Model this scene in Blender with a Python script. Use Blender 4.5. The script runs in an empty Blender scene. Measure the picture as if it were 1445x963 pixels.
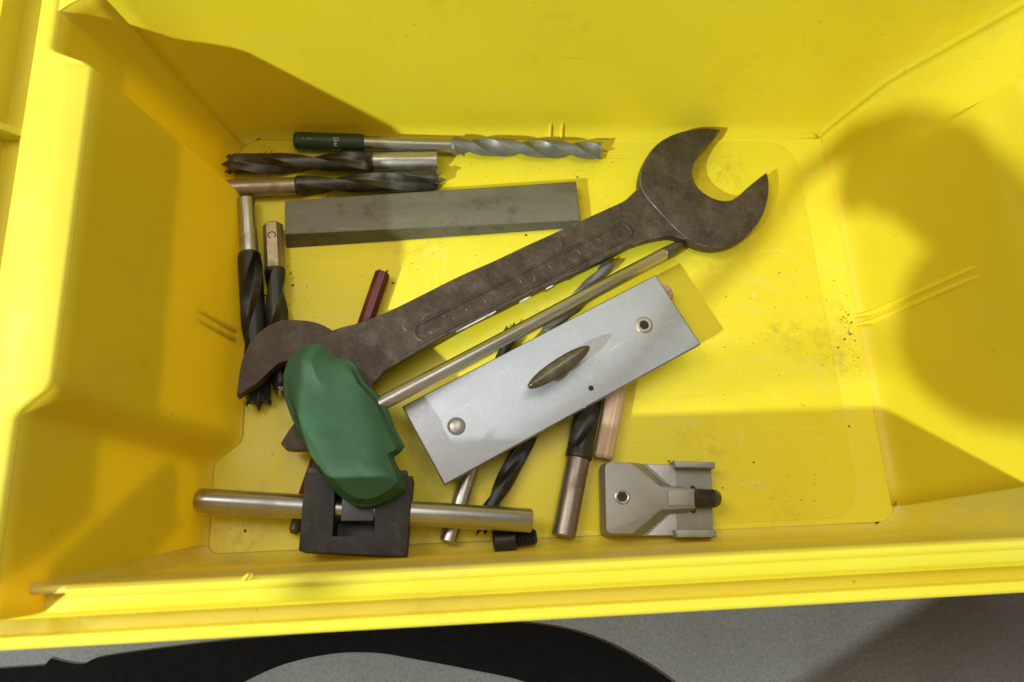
import bpy, bmesh, math, random
from mathutils import Vector, Matrix, Euler

random.seed(7)
S = 0.001                                    # the scene is written in millimetres
scn = bpy.context.scene
col = scn.collection

# ------------------------------------------------------------------ camera
cam_d = bpy.data.cameras.new("camera")
cam = bpy.data.objects.new("camera", cam_d)
col.objects.link(cam)
cam_d.sensor_width = 36.0
cam_d.lens = 28.25
cam_d.clip_start = 0.01
cam_d.clip_end = 60.0
_r, _u, _b = (0.99568, -0.05172, 0.07706), (0.02543, 0.95056, 0.30951), (-0.08925, -0.30622, 0.94777)
cam.matrix_world = Matrix(((_r[0], _u[0], _b[0], -65.54 * S),
                           (_r[1], _u[1], _b[1], -24.08 * S),
                           (_r[2], _u[2], _b[2], 430.0 * S), (0, 0, 0, 1)))
cam_d.dof.use_dof = True
cam_d.dof.focus_distance = 0.425
cam_d.dof.aperture_fstop = 9.0
scn.camera = cam

# ------------------------------------------------------------------ world and lamps
world = bpy.data.worlds.new("World")
scn.world = world
world.use_nodes = True
bg = world.node_tree.nodes["Background"]
bg.inputs[0].default_value = (1.0, 0.90, 0.74, 1)
bg.inputs[1].default_value = 0.29


def area_lamp(name, loc, target, size, power, color, shape='DISK', size_y=None):
    d = bpy.data.lights.new(name, 'AREA')
    d.shape = shape
    d.size = size
    if size_y:
        d.size_y = size_y
    d.energy = power
    d.color = color
    o = bpy.data.objects.new(name, d)
    col.objects.link(o)
    o.location = loc
    o.rotation_euler = (Vector(target) - Vector(loc)).to_track_quat('-Z', 'Y').to_euler()
    return o


KEY = Vector((1.13, 0.80, -1.0)).normalized()
kt = Vector((0.0, 0.11, 0.0))
area_lamp("key_lamp", kt - KEY * 2.4, kt, 0.05, 60.0, (0.88, 1.0, 0.96))
area_lamp("ceiling_lamp", (0.18, 0.55, 1.6), (0, 0.12, 0), 0.6, 6.0, (1.0, 0.94, 0.86), 'RECTANGLE', 1.2)
area_lamp("side_ceiling_lamp", (-1.05, 0.58, 1.7), (0, 0.12, 0), 0.5, 14.0, (1.0, 0.94, 0.86), 'RECTANGLE', 1.0)

scn.view_settings.view_transform = 'Standard'
scn.view_settings.look = 'None'
scn.view_settings.exposure = 0.0
scn.view_settings.gamma = 1.0
scn.render.engine = 'CYCLES'
scn.cycles.max_bounces = 10
scn.cycles.diffuse_bounces = 6
scn.cycles.glossy_bounces = 5
scn.cycles.use_denoising = True
scn.cycles.use_adaptive_sampling = True
scn.cycles.adaptive_threshold = 0.02
scn.cycles.sample_clamp_indirect = 6.0

# measured sizes and places, in millimetres on the bin floor's axes
DATA = {
    'bit_green': [[-147.4, 241.2, 5.4], [36.1, 233.6, 5.4]],
    'bit_row2': [[-64.0, 226.9, 6.2], [-186.8, 225.3, 6.2]],
    'bit_row3': [[-185.6, 209.4, 5.8], [-62.6, 214.3, 5.8]],
    'bit_vert1': [[-174.3, 202.4, 6.6], [-161.8, 80.7, 6.6]],
    'bit_vert2': [[-158.7, 186.4, 6.0], [-150.8, 86.7, 6.0]],
    'red': [[-96.9, 155.7, 4.5], [-142.1, 13.4, 4.5]],
    'bitB': [[-64.1, 5.6, 4.6], [-24.5, 121.5, 4.6]],
    'bitE': [[-6.7, 80.7, 4.9], [-47.9, 11.2, 4.9]],
    'bitC': [[-4.6, 5.5, 6.8], [23.2, 107.8, 6.8]],
    'bitD': [[-16.9, 105.6, 4.2], [34.9, 160.4, 4.2]],
    'dowel1': [[20.0, 45.3, 5.2], [39.3, 112.1, 5.2]],
    'dowel2': [[67.1, 141.0, 5.4], [39.0, 126.5, 5.4]],
    'screw': [[-40.9, 4.7, 6.0], [-18.4, 6.5, 6.0]],
    'rod': [[-188.3, 31.0, 16.5], [-21.3, 13.6, 16.5]],
    'shaft': [[-109.3, 66.8, 30.0], [79.5, 170.1, 8.0]],
    'bar_top': [[-152.1, 200.5], [17.8, 211.4], [18.3, 185.2], [-151.3, 179.1]],
    'bar_bot': [[-151.5, 174.0], [19.5, 184.5]],
    'plate': [[-85.8, 75.0], [57.8, 146.6], [76.2, 104.0], [-65.2, 33.0]],
    'plate_bits': [[-58.2, 63.2], [46.9, 116.3], [14.3, 81.4], [9.6, 71.5], [-19.2, 82.5], [15.1, 105.3]],
    'nut': [[-20.9, 79.8], [13.1, 101.1]],
    'block': [[-133.3, 40.3], [-80.5, 36.8], [-84.4, -1.8], [-135.3, 3.3]],
    'window': [[-118.5, 32.1], [-98.9, 31.3], [-99.6, 8.6], [-119.5, 9.5]],
    'slider': [[-115.4, 32.4], [-100.2, 31.8], [-100.2, 16.3], [-116.2, 17.0]],
    'bracket_rect': [[18.0, 43.2], [79.5, 39.7], [75.2, 2.0], [15.4, 4.8]],
    'bracket_body': [[17.1, 42.5], [36.0, 42.1], [51.3, 28.5], [67.4, 26.3], [66.1, 16.1], [50.9, 15.3], [31.4, 3.7], [14.2, 4.5]],
    'bracket_pts': [[26.5, 23.8], [67.5, 21.7], [80.0, 20.5], [59.0, 41.6], [54.5, 3.0]],
    'wr_origin': [-34.0, 138.9, 17.2],
    'wr_slope': 0.04292,
    'wr_right': [[144.5, 105.8], [136.6, 97.6], [128.3, 88.6], [122.9, 78.3], [122.7, 69.2], [127.1, 62.6], [134.4, 58.0], [142.3, 57.1], [148.5, 60.0], [157.1, 67.3], [169.4, 76.7], [169.6, 69.4], [166.7, 56.9], [160.4, 44.6], [152.4, 35.8], [143.7, 29.8], [132.8, 26.5], [122.6, 27.4], [113.7, 31.9], [105.3, 40.5], [96.7, 51.9], [91.1, 60.2], [88.9, 68.2], [90.7, 76.8], [94.7, 85.5], [102.7, 94.9], [113.3, 101.6], [125.0, 105.3], [136.5, 106.6]],
    'wr_left': [[-135.4, -57.1], [-131.7, -54.2], [-125.9, -50.6], [-119.1, -43.5], [-113.6, -39.4], [-105.7, -38.4], [-98.4, -42.4], [-95.0, -49.7], [-96.6, -58.3], [-101.4, -65.7], [-108.2, -74.3], [-112.8, -82.2], [-109.9, -84.8], [-102.6, -85.4], [-93.9, -84.2], [-83.4, -79.4], [-74.6, -70.8], [-69.3, -60.1], [-67.1, -51.4], [-70.4, -43.6], [-76.7, -33.8], [-84.2, -25.4], [-91.6, -20.2], [-97.2, -17.7], [-104.5, -16.5], [-113.6, -16.4], [-120.8, -19.1], [-127.7, -25.3], [-132.0, -33.0], [-134.4, -42.5]],
    'wr_shank': [[-87.9, -21.8], [-82.4, -19.9], [-75.0, -18.0], [-65.7, -14.4], [-54.3, -9.2], [-39.0, -1.1], [-19.3, 9.3], [0.9, 18.7], [17.4, 27.0], [42.7, 39.2], [64.5, 49.8], [77.9, 56.4], [83.9, 61.5], [94.4, 71.1], [103.6, 55.7], [112.8, 41.9], [120.1, 31.5], [112.8, 31.9], [104.5, 34.1], [94.6, 32.7], [83.7, 29.5], [74.9, 25.9], [61.8, 18.8], [40.5, 8.4], [23.8, 0.7], [7.5, -7.6], [-8.5, -15.7], [-24.2, -23.3], [-35.7, -29.6], [-47.1, -36.2], [-54.6, -40.8], [-60.9, -44.9], [-67.1, -51.4], [-76.6, -53.1], [-83.9, -41.4], [-90.7, -30.8]],
    'wr_panel': [[-40.9, -23.5], [76.8, 37.1]],
    'wr_chips': [[-13.2, -17.3], [-4.5, -12.5], [15.6, -3.9], [30.0, 3.3], [-24.2, -23.7], [-37.7, -15.9], [-48.0, -19.4], [89.0, 44.0], [-17.6, 0.5], [0.4, 8.5], [18.9, 17.9], [37.7, 27.1], [57.0, 36.1]],
    'handle': [[-142.8, 97.6], [-138.8, 103.2], [-131.4, 105.6], [-126.4, 105.9], [-123.1, 101.2], [-118.1, 98.4], [-110.3, 96.3], [-107.0, 91.7], [-103.1, 84.2], [-98.5, 79.9], [-94.6, 75.8], [-91.8, 69.1], [-89.4, 61.8], [-87.0, 56.7], [-84.3, 51.6], [-85.7, 49.2], [-89.1, 48.3], [-89.5, 45.5], [-87.1, 40.5], [-84.4, 34.5], [-83.8, 30.0], [-89.0, 26.5], [-95.1, 23.7], [-101.9, 21.9], [-108.9, 22.9], [-116.1, 28.0], [-121.6, 34.3], [-127.5, 43.8], [-132.8, 52.7], [-137.2, 61.7], [-141.6, 70.8], [-144.3, 79.9], [-145.3, 89.2]],
    'handle_axis': [[-130.4, 94.3], [-119.4, 70.1], [-101.9, 37.6]],
    'strip_out': [[-307.4, -42.9], [-278.7, -42.7], [-259.4, -42.5], [-257.1, -39.5], [-249.0, -41.9], [-241.4, -42.9], [-233.5, -40.2], [-203.9, -37.7], [-173.7, -36.1], [-139.5, -35.3], [-101.3, -33.1], [-62.3, -31.8], [-26.5, -35.8], [-4.9, -40.0], [12.8, -46.4], [30.2, -55.8], [47.2, -67.7], [58.4, -80.5], [61.7, -96.8]],
    'strip_in': [[5.2, -93.2], [-7.5, -74.9], [-28.0, -63.3], [-56.0, -55.8], [-83.9, -49.3], [-101.3, -45.7], [-122.1, -44.9], [-145.9, -48.4], [-165.9, -55.9], [-185.2, -65.8], [-243.8, -65.3], [-304.7, -60.0]],
}


# ------------------------------------------------------------------ materials
class NT:
    def __init__(self, name):
        self.m = bpy.data.materials.new(name)
        self.m.use_nodes = True
        self.t = self.m.node_tree
        self.b = self.t.nodes["Principled BSDF"]
        self.tc = self.t.nodes.new("ShaderNodeTexCoord")

    def n(self, typ, **kw):
        nd = self.t.nodes.new(typ)
        for k, v in kw.items():
            setattr(nd, k, v)
        return nd

    def l(self, a, b):
        self.t.links.new(a, b)

    def coords(self, scale=(1, 1, 1), rot=(0, 0, 0), src='Object'):
        mp = self.n("ShaderNodeMapping")
        mp.inputs["Scale"].default_value = scale
        mp.inputs["Rotation"].default_value = rot
        self.l(self.tc.outputs[src], mp.inputs[0])
        return mp.outputs[0]

    def noise(self, scale, detail=4, rough=0.55, vec=None, dist=0.0):
        nd = self.n("ShaderNodeTexNoise")
        nd.inputs["Scale"].default_value = scale
        nd.inputs["Detail"].default_value = detail
        nd.inputs["Roughness"].default_value = rough
        nd.inputs["Distortion"].default_value = dist
        self.l(vec if vec is not None else self.coords(), nd.inputs["Vector"])
        return nd.outputs["Fac"]

    def ramp(self, fac, stops, interp='LINEAR'):
        nd = self.n("ShaderNodeValToRGB")
        nd.color_ramp.interpolation = interp
        els = nd.color_ramp.elements
        while len(els) < len(stops):
            els.new(0.5)
        for e, (p, c) in zip(els, stops):
            e.position = p
            e.color = (c, c, c, 1) if isinstance(c, (int, float)) else (*c, 1)
        self.l(fac, nd.inputs[0])
        return nd.outputs[0]

    def mix(self, fac, a, b, blend='MIX'):
        nd = self.n("ShaderNodeMix", data_type='RGBA', blend_type=blend)
        for sock, v in ((nd.inputs[0], fac), (nd.inputs[6], a), (nd.inputs[7], b)):
            if hasattr(v, 'links') or hasattr(v, 'is_linked'):
                self.l(v, sock)
            elif isinstance(v, (int, float)):
                sock.default_value = v
            else:
                sock.default_value = (*v, 1)
        return nd.outputs[2]

    def math(self, op, a, b=0.0):
        nd = self.n("ShaderNodeMath", operation=op)
        for sock, v in ((nd.inputs[0], a), (nd.inputs[1], b)):
            if hasattr(v, 'is_linked'):
                self.l(v, sock)
            else:
                sock.default_value = v
        return nd.outputs[0]

    def bump(self, h, strength=0.3, dist=0.0003):
        nd = self.n("ShaderNodeBump")
        nd.inputs["Strength"].default_value = strength
        nd.inputs["Distance"].default_value = dist
        self.l(h, nd.inputs["Height"])
        self.l(nd.outputs[0], self.b.inputs["Normal"])

    def set(self, color=None, rough=None, metal=None, **kw):
        for k, v in (("Base Color", color), ("Roughness", rough), ("Metallic", metal), *kw.items()):
            if v is None:
                continue
            s = self.b.inputs[k]
            if hasattr(v, 'is_linked'):
                self.l(v, s)
            elif isinstance(v, (int, float)):
                s.default_value = v
            else:
                s.default_value = (*v, 1)
        return self.m


def mat_yellow(name, dirt=1.0, through=0.0, scuffs=0.40, pale=0.022, lum=1.0):
    t = NT(name)
    big = t.noise(9, 3)
    c = t.mix(t.ramp(big, [(0.35, 0.0), (0.7, 1.0)]), (0.80 * lum, 0.675 * lum, 0.008 + pale), (0.84 * lum, 0.725 * lum, 0.016 + pale))
    # chalky scuffs
    scuff = t.noise(22, 8, 0.7, t.coords((1, 2.2, 1.4)))
    c = t.mix(t.ramp(scuff, [(0.55 - .2 * (scuffs > .5), 0.0), (0.78 - .1 * (scuffs > .5), scuffs * dirt)]), c, (0.74, 0.67, 0.24))
    # brownish grime in patches
    gr = t.noise(14, 6, 0.65)
    grf = t.noise(160, 4, 0.7)
    g = t.math('MULTIPLY', t.ramp(gr, [(0.53, 0.0), (0.70, 1.0)]), t.ramp(grf, [(0.42, 0.0), (0.68, 1.0)]))
    c = t.mix(t.math('MULTIPLY', g, 0.42 * dirt), c, (0.30, 0.19, 0.05))
    # specks
    v = t.n("ShaderNodeTexVoronoi")
    v.inputs["Scale"].default_value = 130
    t.l(t.coords(), v.inputs["Vector"])
    spk = t.ramp(v.outputs["Distance"], [(0.05, 1.0), (0.11, 0.0)])
    sel = t.ramp(t.noise(70, 2), [(0.58, 0.0), (0.64, 1.0)])
    c = t.mix(t.math('MULTIPLY', t.math('MULTIPLY', spk, sel), 0.75 * dirt), c, (0.12, 0.08, 0.03))
    # pale scratches running two ways
    for sc_, rz in (((0.5, 5, 3), 0.45), ((4, 0.6, 3), -0.35)):
        s2 = t.noise(60, 3, 0.6, t.coords(sc_, (0.2, 0.1, rz)), 0.6)
        c = t.mix(t.ramp(s2, [(0.665, 0.0), (0.70, 0.17 * dirt), (0.74, 0.0)]), c, (0.86, 0.80, 0.36))
    # fine scratches
    sc = t.noise(60, 3, 0.6, t.coords((0.25, 6, 3), (0, 0, 0.5)))
    c = t.mix(t.ramp(sc, [(0.70, 0.0), (0.74, 0.30 * dirt)]), c, (0.42, 0.32, 0.06))
    h = t.math('ADD', t.math('MULTIPLY', t.noise(900, 3), 0.4), t.noise(35, 4))
    t.bump(h, 0.25, 0.0004)
    r = t.ramp(t.noise(40, 5), [(0.3, 0.30), (0.7, 0.46)])
    t.set(c, r, 0.0)
    t.b.inputs["Specular IOR Level"].default_value = 0.42
    if through:                              # thin walls let some light through, warmer for having passed the pigment
        tr = t.n("ShaderNodeBsdfTranslucent")
        tr.inputs["Color"].default_value = (0.98, 0.66, 0.008, 1)
        mx = t.n("ShaderNodeMixShader")
        mx.inputs[0].default_value = through
        t.l(t.b.outputs[0], mx.inputs[1])
        t.l(tr.outputs[0], mx.inputs[2])
        out = [n_ for n_ in t.t.nodes if n_.type == 'OUTPUT_MATERIAL'][0]
        t.l(mx.outputs[0], out.inputs[0])
    return t.m


def mat_metal(name, c1, c2, rough=(0.28, 0.5), scale=30, stretch=(1, 1, 1), metal=1.0, rust=None, rust_amt=0.4, bump=0.15, rscale=60):
    t = NT(name)
    v = t.coords(stretch)
    f = t.noise(scale, 6, 0.65, v)
    c = t.mix(t.ramp(f, [(0.32, 0.0), (0.68, 1.0)]), c1, c2)
    mt = metal
    if rust:
        rf = t.ramp(t.noise(rscale, 7, 0.72), [(0.50, 0.0), (0.68, rust_amt)])
        c = t.mix(rf, c, rust)
        mt = t.math('SUBTRACT', metal, t.math('MULTIPLY', rf, metal * 0.8))
    t.bump(t.noise(scale * 14, 5, 0.6, v), bump, 0.0002)
    return t.set(c, t.ramp(f, [(0.3, rough[0]), (0.7, rough[1])]), mt)


YEL = mat_yellow("yellow_plastic", 1.5)
YEL_WALL = mat_yellow("yellow_plastic_wall", 0.55, 0.26, lum=1.14)
YEL_SIDE = mat_yellow("yellow_plastic_side_wall", 0.55, 0.40, lum=1.18)
YEL_OUTER = mat_yellow("yellow_plastic_outside", 0.6, 0.88)
YEL_CLEAN = mat_yellow("yellow_plastic_rim", 0.6, 0.0, 0.45, 0.035)
YEL_FRONT = mat_yellow("scuffed_yellow_plastic", 1.0, 0.26, 0.75, lum=1.1)

# forged wrench: brown patina, nearly matt, greenish and grey patches
t = NT("brown_forged_steel")
a = t.noise(38, 8, 0.7)
c = t.mix(t.ramp(a, [(0.3, 0.0), (0.7, 1.0)]), (0.030, 0.021, 0.016), (0.105, 0.076, 0.056))
c = t.mix(t.ramp(t.noise(90, 6, 0.7), [(0.48, 0.0), (0.66, 0.6)]), c, (0.135, 0.108, 0.082))
c = t.mix(t.ramp(t.noise(230, 7, 0.8), [(0.52, 0.0), (0.64, 0.32)]), c, (0.030, 0.022, 0.018))
c = t.mix(t.ramp(t.noise(17, 5, 0.6), [(0.52, 0.0), (0.68, 0.7)]), c, (0.050, 0.056, 0.036))
c = t.mix(t.ramp(t.noise(420, 3, 0.6), [(0.70, 0.0), (0.76, 0.7)]), c, (0.30, 0.24, 0.19))
t.bump(t.math('ADD', t.noise(300, 6, 0.7), t.noise(60, 4)), 0.75, 0.0009)
WRENCH = t.set(c, t.ramp(a, [(0.3, 0.34), (0.7, 0.58)]), 0.5)
t = NT("worn_ridge_steel")
a = t.noise(120, 6, 0.7)
c = t.mix(t.ramp(a, [(0.40, 0.0), (0.68, 1.0)]), (0.050, 0.040, 0.034), (0.21, 0.18, 0.155))
t.bump(t.noise(300, 5), 0.3, 0.0004)
WRENCH_RIDGE = t.set(c, 0.48, 0.5)

t = NT("galvanised_steel")
v = t.n("ShaderNodeTexVoronoi")
v.inputs["Scale"].default_value = 420
t.l(t.coords(), v.inputs["Vector"])
a = t.noise(28, 6, 0.6)
c = t.mix(t.ramp(a, [(0.3, 0.0), (0.7, 1.0)]), (0.39, 0.41, 0.46), (0.46, 0.48, 0.525))
c = t.mix(t.ramp(v.outputs["Color"], [(0.2, 0.0), (0.9, 0.35)]), c, (0.36, 0.385, 0.41))
c = t.mix(t.ramp(t.noise(55, 7, 0.72), [(0.58, 0.0), (0.74, 0.5)]), c, (0.36, 0.33, 0.26))
c = t.mix(t.ramp(t.noise(90, 5, 0.6, t.coords((0.4, 3, 1), (0, 0, 0.2))), [(0.62, 0.0), (0.72, 0.5)]), c, (0.74, 0.72, 0.64))
sp = t.noise(850, 2)
t.bump(t.math('ADD', sp, t.noise(140, 4)), 0.16, 0.0002)
ZINC = t.set(c, t.ramp(t.noise(600, 3), [(0.3, 0.38), (0.7, 0.52)]), 0.5)

t = NT("scratched_bar_steel")
a = t.noise(30, 7, 0.7, t.coords((0.6, 2.0, 1)))
c = t.mix(t.ramp(a, [(0.3, 0.0), (0.7, 1.0)]), (0.105, 0.102, 0.070), (0.185, 0.178, 0.135))
c = t.mix(t.ramp(t.noise(70, 7, 0.75), [(0.54, 0.0), (0.70, 0.75)]), c, (0.075, 0.058, 0.040))
c = t.mix(t.ramp(t.noise(300, 3, 0.6, t.coords((0.05, 1, 1), (0, 0, 0.9))), [(0.66, 0.0), (0.72, 0.6)]), c, (0.30, 0.29, 0.25))
c = t.mix(t.ramp(t.noise(240, 5, 0.75), [(0.62, 0.0), (0.72, 0.6)]), c, (0.27, 0.26, 0.21))
t.bump(t.math('ADD', t.noise(420, 5, 0.7), t.noise(90, 5)), 0.35, 0.0005)
BAR = t.set(c, t.ramp(a, [(0.3, 0.4), (0.7, 0.6)]), 0.5)
STEEL_BAR = mat_metal("grey_bar_steel", (0.115, 0.112, 0.078), (0.165, 0.160, 0.118), (0.42, 0.6), 26, (0.5, 2.5, 1), 0.55,
                      (0.13, 0.085, 0.055), 0.5, 0.2)
BRIGHT = mat_metal("bright_rod_steel", (0.42, 0.41, 0.38), (0.55, 0.54, 0.50), (0.24, 0.38), 40, (0.4, 6, 6), 0.95,
                   (0.20, 0.13, 0.06), 0.35, 0.08, 45)
SHANK = mat_metal("dull_shank_steel", (0.36, 0.34, 0.30), (0.50, 0.48, 0.43), (0.25, 0.42), 60, (0.3, 4, 4), 0.9,
                  (0.16, 0.11, 0.07), 0.55, 0.12)
SHANK_TAN = mat_metal("tan_shank_steel", (0.34, 0.27, 0.16), (0.44, 0.36, 0.23), (0.3, 0.48), 60, (0.3, 4, 4), 0.75,
                      (0.16, 0.10, 0.05), 0.6, 0.15)
SHANK_BROWN = mat_metal("browned_shank_steel", (0.20, 0.16, 0.13), (0.36, 0.31, 0.27), (0.28, 0.45), 50, (0.4, 4, 4), 0.8,
                        (0.10, 0.055, 0.035), 0.8, 0.15)
FLUTE = mat_metal("dark_flute_steel", (0.040, 0.040, 0.036), (0.105, 0.10, 0.088), (0.30, 0.5), 70, (1, 1, 1), 0.7,
                  (0.16, 0.125, 0.085), 0.5, 0.2)
FLUTE_BLACK = mat_metal("black_flute_steel", (0.018, 0.018, 0.018), (0.055, 0.053, 0.05), (0.3, 0.48), 70, (1, 1, 1), 0.6,
                        (0.09, 0.07, 0.05), 0.4, 0.2)
FLUTE_GREY = mat_metal("grey_flute_steel", (0.15, 0.155, 0.15), (0.24, 0.24, 0.225), (0.42, 0.58), 70, (1, 1, 1), 0.55,
                       (0.36, 0.30, 0.20), 0.55, 0.15, 40)
LAND = mat_metal("worn_land_steel", (0.30, 0.28, 0.24), (0.46, 0.44, 0.40), (0.25, 0.4), 60, (1, 1, 1), 0.9,
                 (0.12, 0.09, 0.06), 0.5, 0.1)
BLACK_OX = mat_metal("black_oxide_steel", (0.016, 0.015, 0.016), (0.034, 0.032, 0.033), (0.36, 0.52), 40, (1, 1, 1), 0.35,
                     (0.075, 0.065, 0.06), 0.45, 0.15)
BLACK_BLOCK = mat_metal("black_block_steel", (0.016, 0.014, 0.014), (0.027, 0.023, 0.023), (0.50, 0.65), 34, (1, 1, 1), 0.3,
                        (0.10, 0.09, 0.085), 0.35, 0.12, 90)
SLIDER = mat_metal("grey_slider_steel", (0.055, 0.055, 0.062), (0.085, 0.085, 0.095), (0.35, 0.5), 60, (1, 1, 1), 0.5)
ALU = mat_metal("cast_grey_metal", (0.27, 0.265, 0.235), (0.36, 0.352, 0.315), (0.40, 0.56), 45, (1, 1, 1), 0.6,
                (0.17, 0.155, 0.12), 0.5, 0.25, 50)
ALU_CUT = mat_metal("machined_grey_metal", (0.44, 0.43, 0.45), (0.55, 0.54, 0.56), (0.36, 0.5), 60, (3, 1, 1), 0.55,
                    (0.33, 0.31, 0.27), 0.4, 0.1)
BRASSY = mat_metal("browned_wing_steel", (0.11, 0.102, 0.072), (0.20, 0.185, 0.135), (0.28, 0.46), 60, (1, 1, 1), 0.8,
                   (0.26, 0.23, 0.17), 0.45, 0.2)
COPPER_RING = mat_metal("tarnished_ring_metal", (0.36, 0.30, 0.24), (0.46, 0.40, 0.33), (0.35, 0.5), 80, (1, 1, 1), 0.6)
TIP_DARK = mat_metal("dark_tip_steel", (0.07, 0.065, 0.058), (0.15, 0.14, 0.12), (0.3, 0.45), 90, (1, 1, 1), 0.8)

t = NT("green_plastic")
a = t.noise(45, 6, 0.65)
c = t.mix(t.ramp(a, [(0.3, 0.0), (0.7, 1.0)]), (0.017, 0.074, 0.032), (0.032, 0.112, 0.050))
c = t.mix(t.ramp(t.noise(150, 6, 0.75), [(0.60, 0.0), (0.72, 0.6)]), c, (0.075, 0.125, 0.06))
c = t.mix(t.ramp(t.noise(520, 4, 0.7), [(0.62, 0.0), (0.76, 0.4)]), c, (0.16, 0.19, 0.10))
t.bump(t.math('ADD', t.noise(220, 6, 0.7), t.noise(50, 3)), 0.35, 0.0006)
GREEN = t.set(c, t.ramp(a, [(0.3, 0.55), (0.7, 0.72)]), 0.0)
t = NT("dark_green_sleeve")
a = t.noise(80, 6, 0.65)
c = t.mix(t.ramp(a, [(0.35, 0.0), (0.7, 1.0)]), (0.022, 0.042, 0.022), (0.045, 0.070, 0.040))
t.bump(t.noise(300, 4), 0.2, 0.0003)
SLEEVE = t.set(c, 0.42, 0.0)
t = NT("cream_print")
PRINT = t.set((0.55, 0.56, 0.46), 0.6, 0.0)
t = NT("pale_print")
PRINT_DIM = t.set((0.22, 0.25, 0.18), 0.6, 0.0)
t = NT("dark_red_lacquer")
a = t.noise(70, 6, 0.7, t.coords((0.25, 3, 3)))
c = t.mix(t.ramp(a, [(0.35, 0.0), (0.7, 1.0)]), (0.070, 0.008, 0.011), (0.120, 0.015, 0.018))
c = t.mix(t.ramp(t.noise(200, 6, 0.7), [(0.62, 0.0), (0.74, 0.7)]), c, (0.06, 0.025, 0.02))
RED = t.set(c, 0.4, 0.1)
t = NT("beech_wood")
g = t.noise(420, 4, 0.6, t.coords((0.03, 1, 1)))
c = t.mix(t.ramp(g, [(0.36, 0.0), (0.64, 1.0)]), (0.44, 0.285, 0.185), (0.68, 0.49, 0.36))
t.bump(g, 0.5, 0.0004)
WOOD = t.set(c, 0.7, 0.0)
t = NT("white_paint_flake")
WHITE = t.set((0.66, 0.64, 0.58), 0.6, 0.0)
t = NT("dry_crumb")
CRUMB = t.set((0.13, 0.085, 0.04), 0.8, 0.0)
t = NT("dark_hole")
HOLE = t.set((0.012, 0.011, 0.010), 0.6, 0.0)
t = NT("matt_black")
a = t.noise(300, 6, 0.7)
MATT_BLACK = t.set(t.mix(t.ramp(a, [(0.35, 0.0), (0.75, 1.0)]), (0.003, 0.003, 0.0027), (0.007, 0.0066, 0.006)), 0.9, 0.0)
t.b.inputs["Specular IOR Level"].default_value = 0.1
t.bump(a, 0.5, 0.0006)
t = NT("grey_concrete")
a = t.noise(500, 6, 0.75)
c = t.mix(t.ramp(a, [(0.3, 0.0), (0.7, 1.0)]), (0.115, 0.115, 0.112), (0.215, 0.215, 0.208))
c = t.mix(t.ramp(t.noise(1100, 3, 0.7), [(0.56, 0.0), (0.68, 0.6)]), c, (0.28, 0.28, 0.272))
c = t.mix(t.ramp(t.noise(20, 5, 0.6), [(0.4, 0.0), (0.7, 0.45)]), c, (0.11, 0.108, 0.10))
t.bump(a, 0.5, 0.0006)
CONCRETE = t.set(c, 0.85, 0.0)

# ------------------------------------------------------------------ helpers
def R3(p):
    return Vector(p)


def tag(o, label=None, cat=None, group=None, kind=None):
    for k, v in (("label", label), ("category", cat), ("group", group), ("kind", kind)):
        if v:
            o[k] = v
    return o


def thing(name, label, cat, loc=(0, 0, 0), rot=None, group=None):
    o = bpy.data.objects.new(name, None)
    o.empty_display_size = 0.01
    col.objects.link(o)
    o.location = Vector(loc) * S
    if rot is not None:
        o.rotation_mode = 'QUATERNION'
        o.rotation_quaternion = rot
    return tag(o, label, cat, group)


def mesh_obj(name, verts, faces, mat, parent=None, sharp=35, smooth=True):
    me = bpy.data.meshes.new(name)
    me.from_pydata([Vector(v) * S for v in verts], [], faces)
    me.validate()
    bm = bmesh.new()
    bm.from_mesh(me)
    bmesh.ops.recalc_face_normals(bm, faces=bm.faces)
    bm.to_mesh(me)
    bm.free()
    return finish(name, me, mat, parent, sharp, smooth)


def finish(name, me, mat, parent=None, sharp=35, smooth=True):
    me.materials.append(mat)
    if smooth:
        me.shade_smooth()
        me.set_sharp_from_angle(angle=math.radians(sharp))
    o = bpy.data.objects.new(name, me)
    col.objects.link(o)
    if parent:
        o.parent = parent
    return o


def bm_obj(name, bm, mat, parent=None, sharp=35, recalc=True):
    if recalc:
        bmesh.ops.recalc_face_normals(bm, faces=bm.faces)
    for v in bm.verts:
        v.co *= S
    me = bpy.data.meshes.new(name)
    bm.to_mesh(me)
    bm.free()
    return finish(name, me, mat, parent, sharp)


def prism(name, outline, z0, z1, mat, parent, bevel=0.0, segs=2, bot=None, both=False, sharp=35, edge=None):
    """outline (x,y) extruded from z0 to z1; bot = another outline for the bottom"""
    bm = bmesh.new()
    top = [bm.verts.new((x, y, z1)) for x, y in outline]
    low = [bm.verts.new((x, y, z0)) for x, y in (bot or outline)]
    ft = bm.faces.new(top)
    fb = bm.faces.new(low[::-1])
    n = len(top)
    for i in range(n):
        bm.faces.new((top[i], low[i], low[(i + 1) % n], top[(i + 1) % n]))
    bmesh.ops.recalc_face_normals(bm, faces=bm.faces)
    if bevel:
        ed = list(ft.edges) + (list(fb.edges) if both else [])
        bmesh.ops.bevel(bm, geom=ed, offset=bevel, segments=segs, affect='EDGES', profile=0.6, clamp_overlap=True, material=1 if edge else -1)
    o = bm_obj(name, bm, mat, parent, sharp, recalc=False)
    if edge:
        o.data.materials.append(edge)
    return o


def box(name, lo, hi, mat, parent, bevel=0.0, segs=2):
    bm = bmesh.new()
    bmesh.ops.create_cube(bm, size=1.0)
    for v in bm.verts:
        v.co = Vector([lo[i] + (v.co[i] + 0.5) * (hi[i] - lo[i]) for i in range(3)])
    if bevel:
        bmesh.ops.bevel(bm, geom=list(bm.edges), offset=bevel, segments=segs, affect='EDGES', profile=0.6)
    return bm_obj(name, bm, mat, parent)


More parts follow.
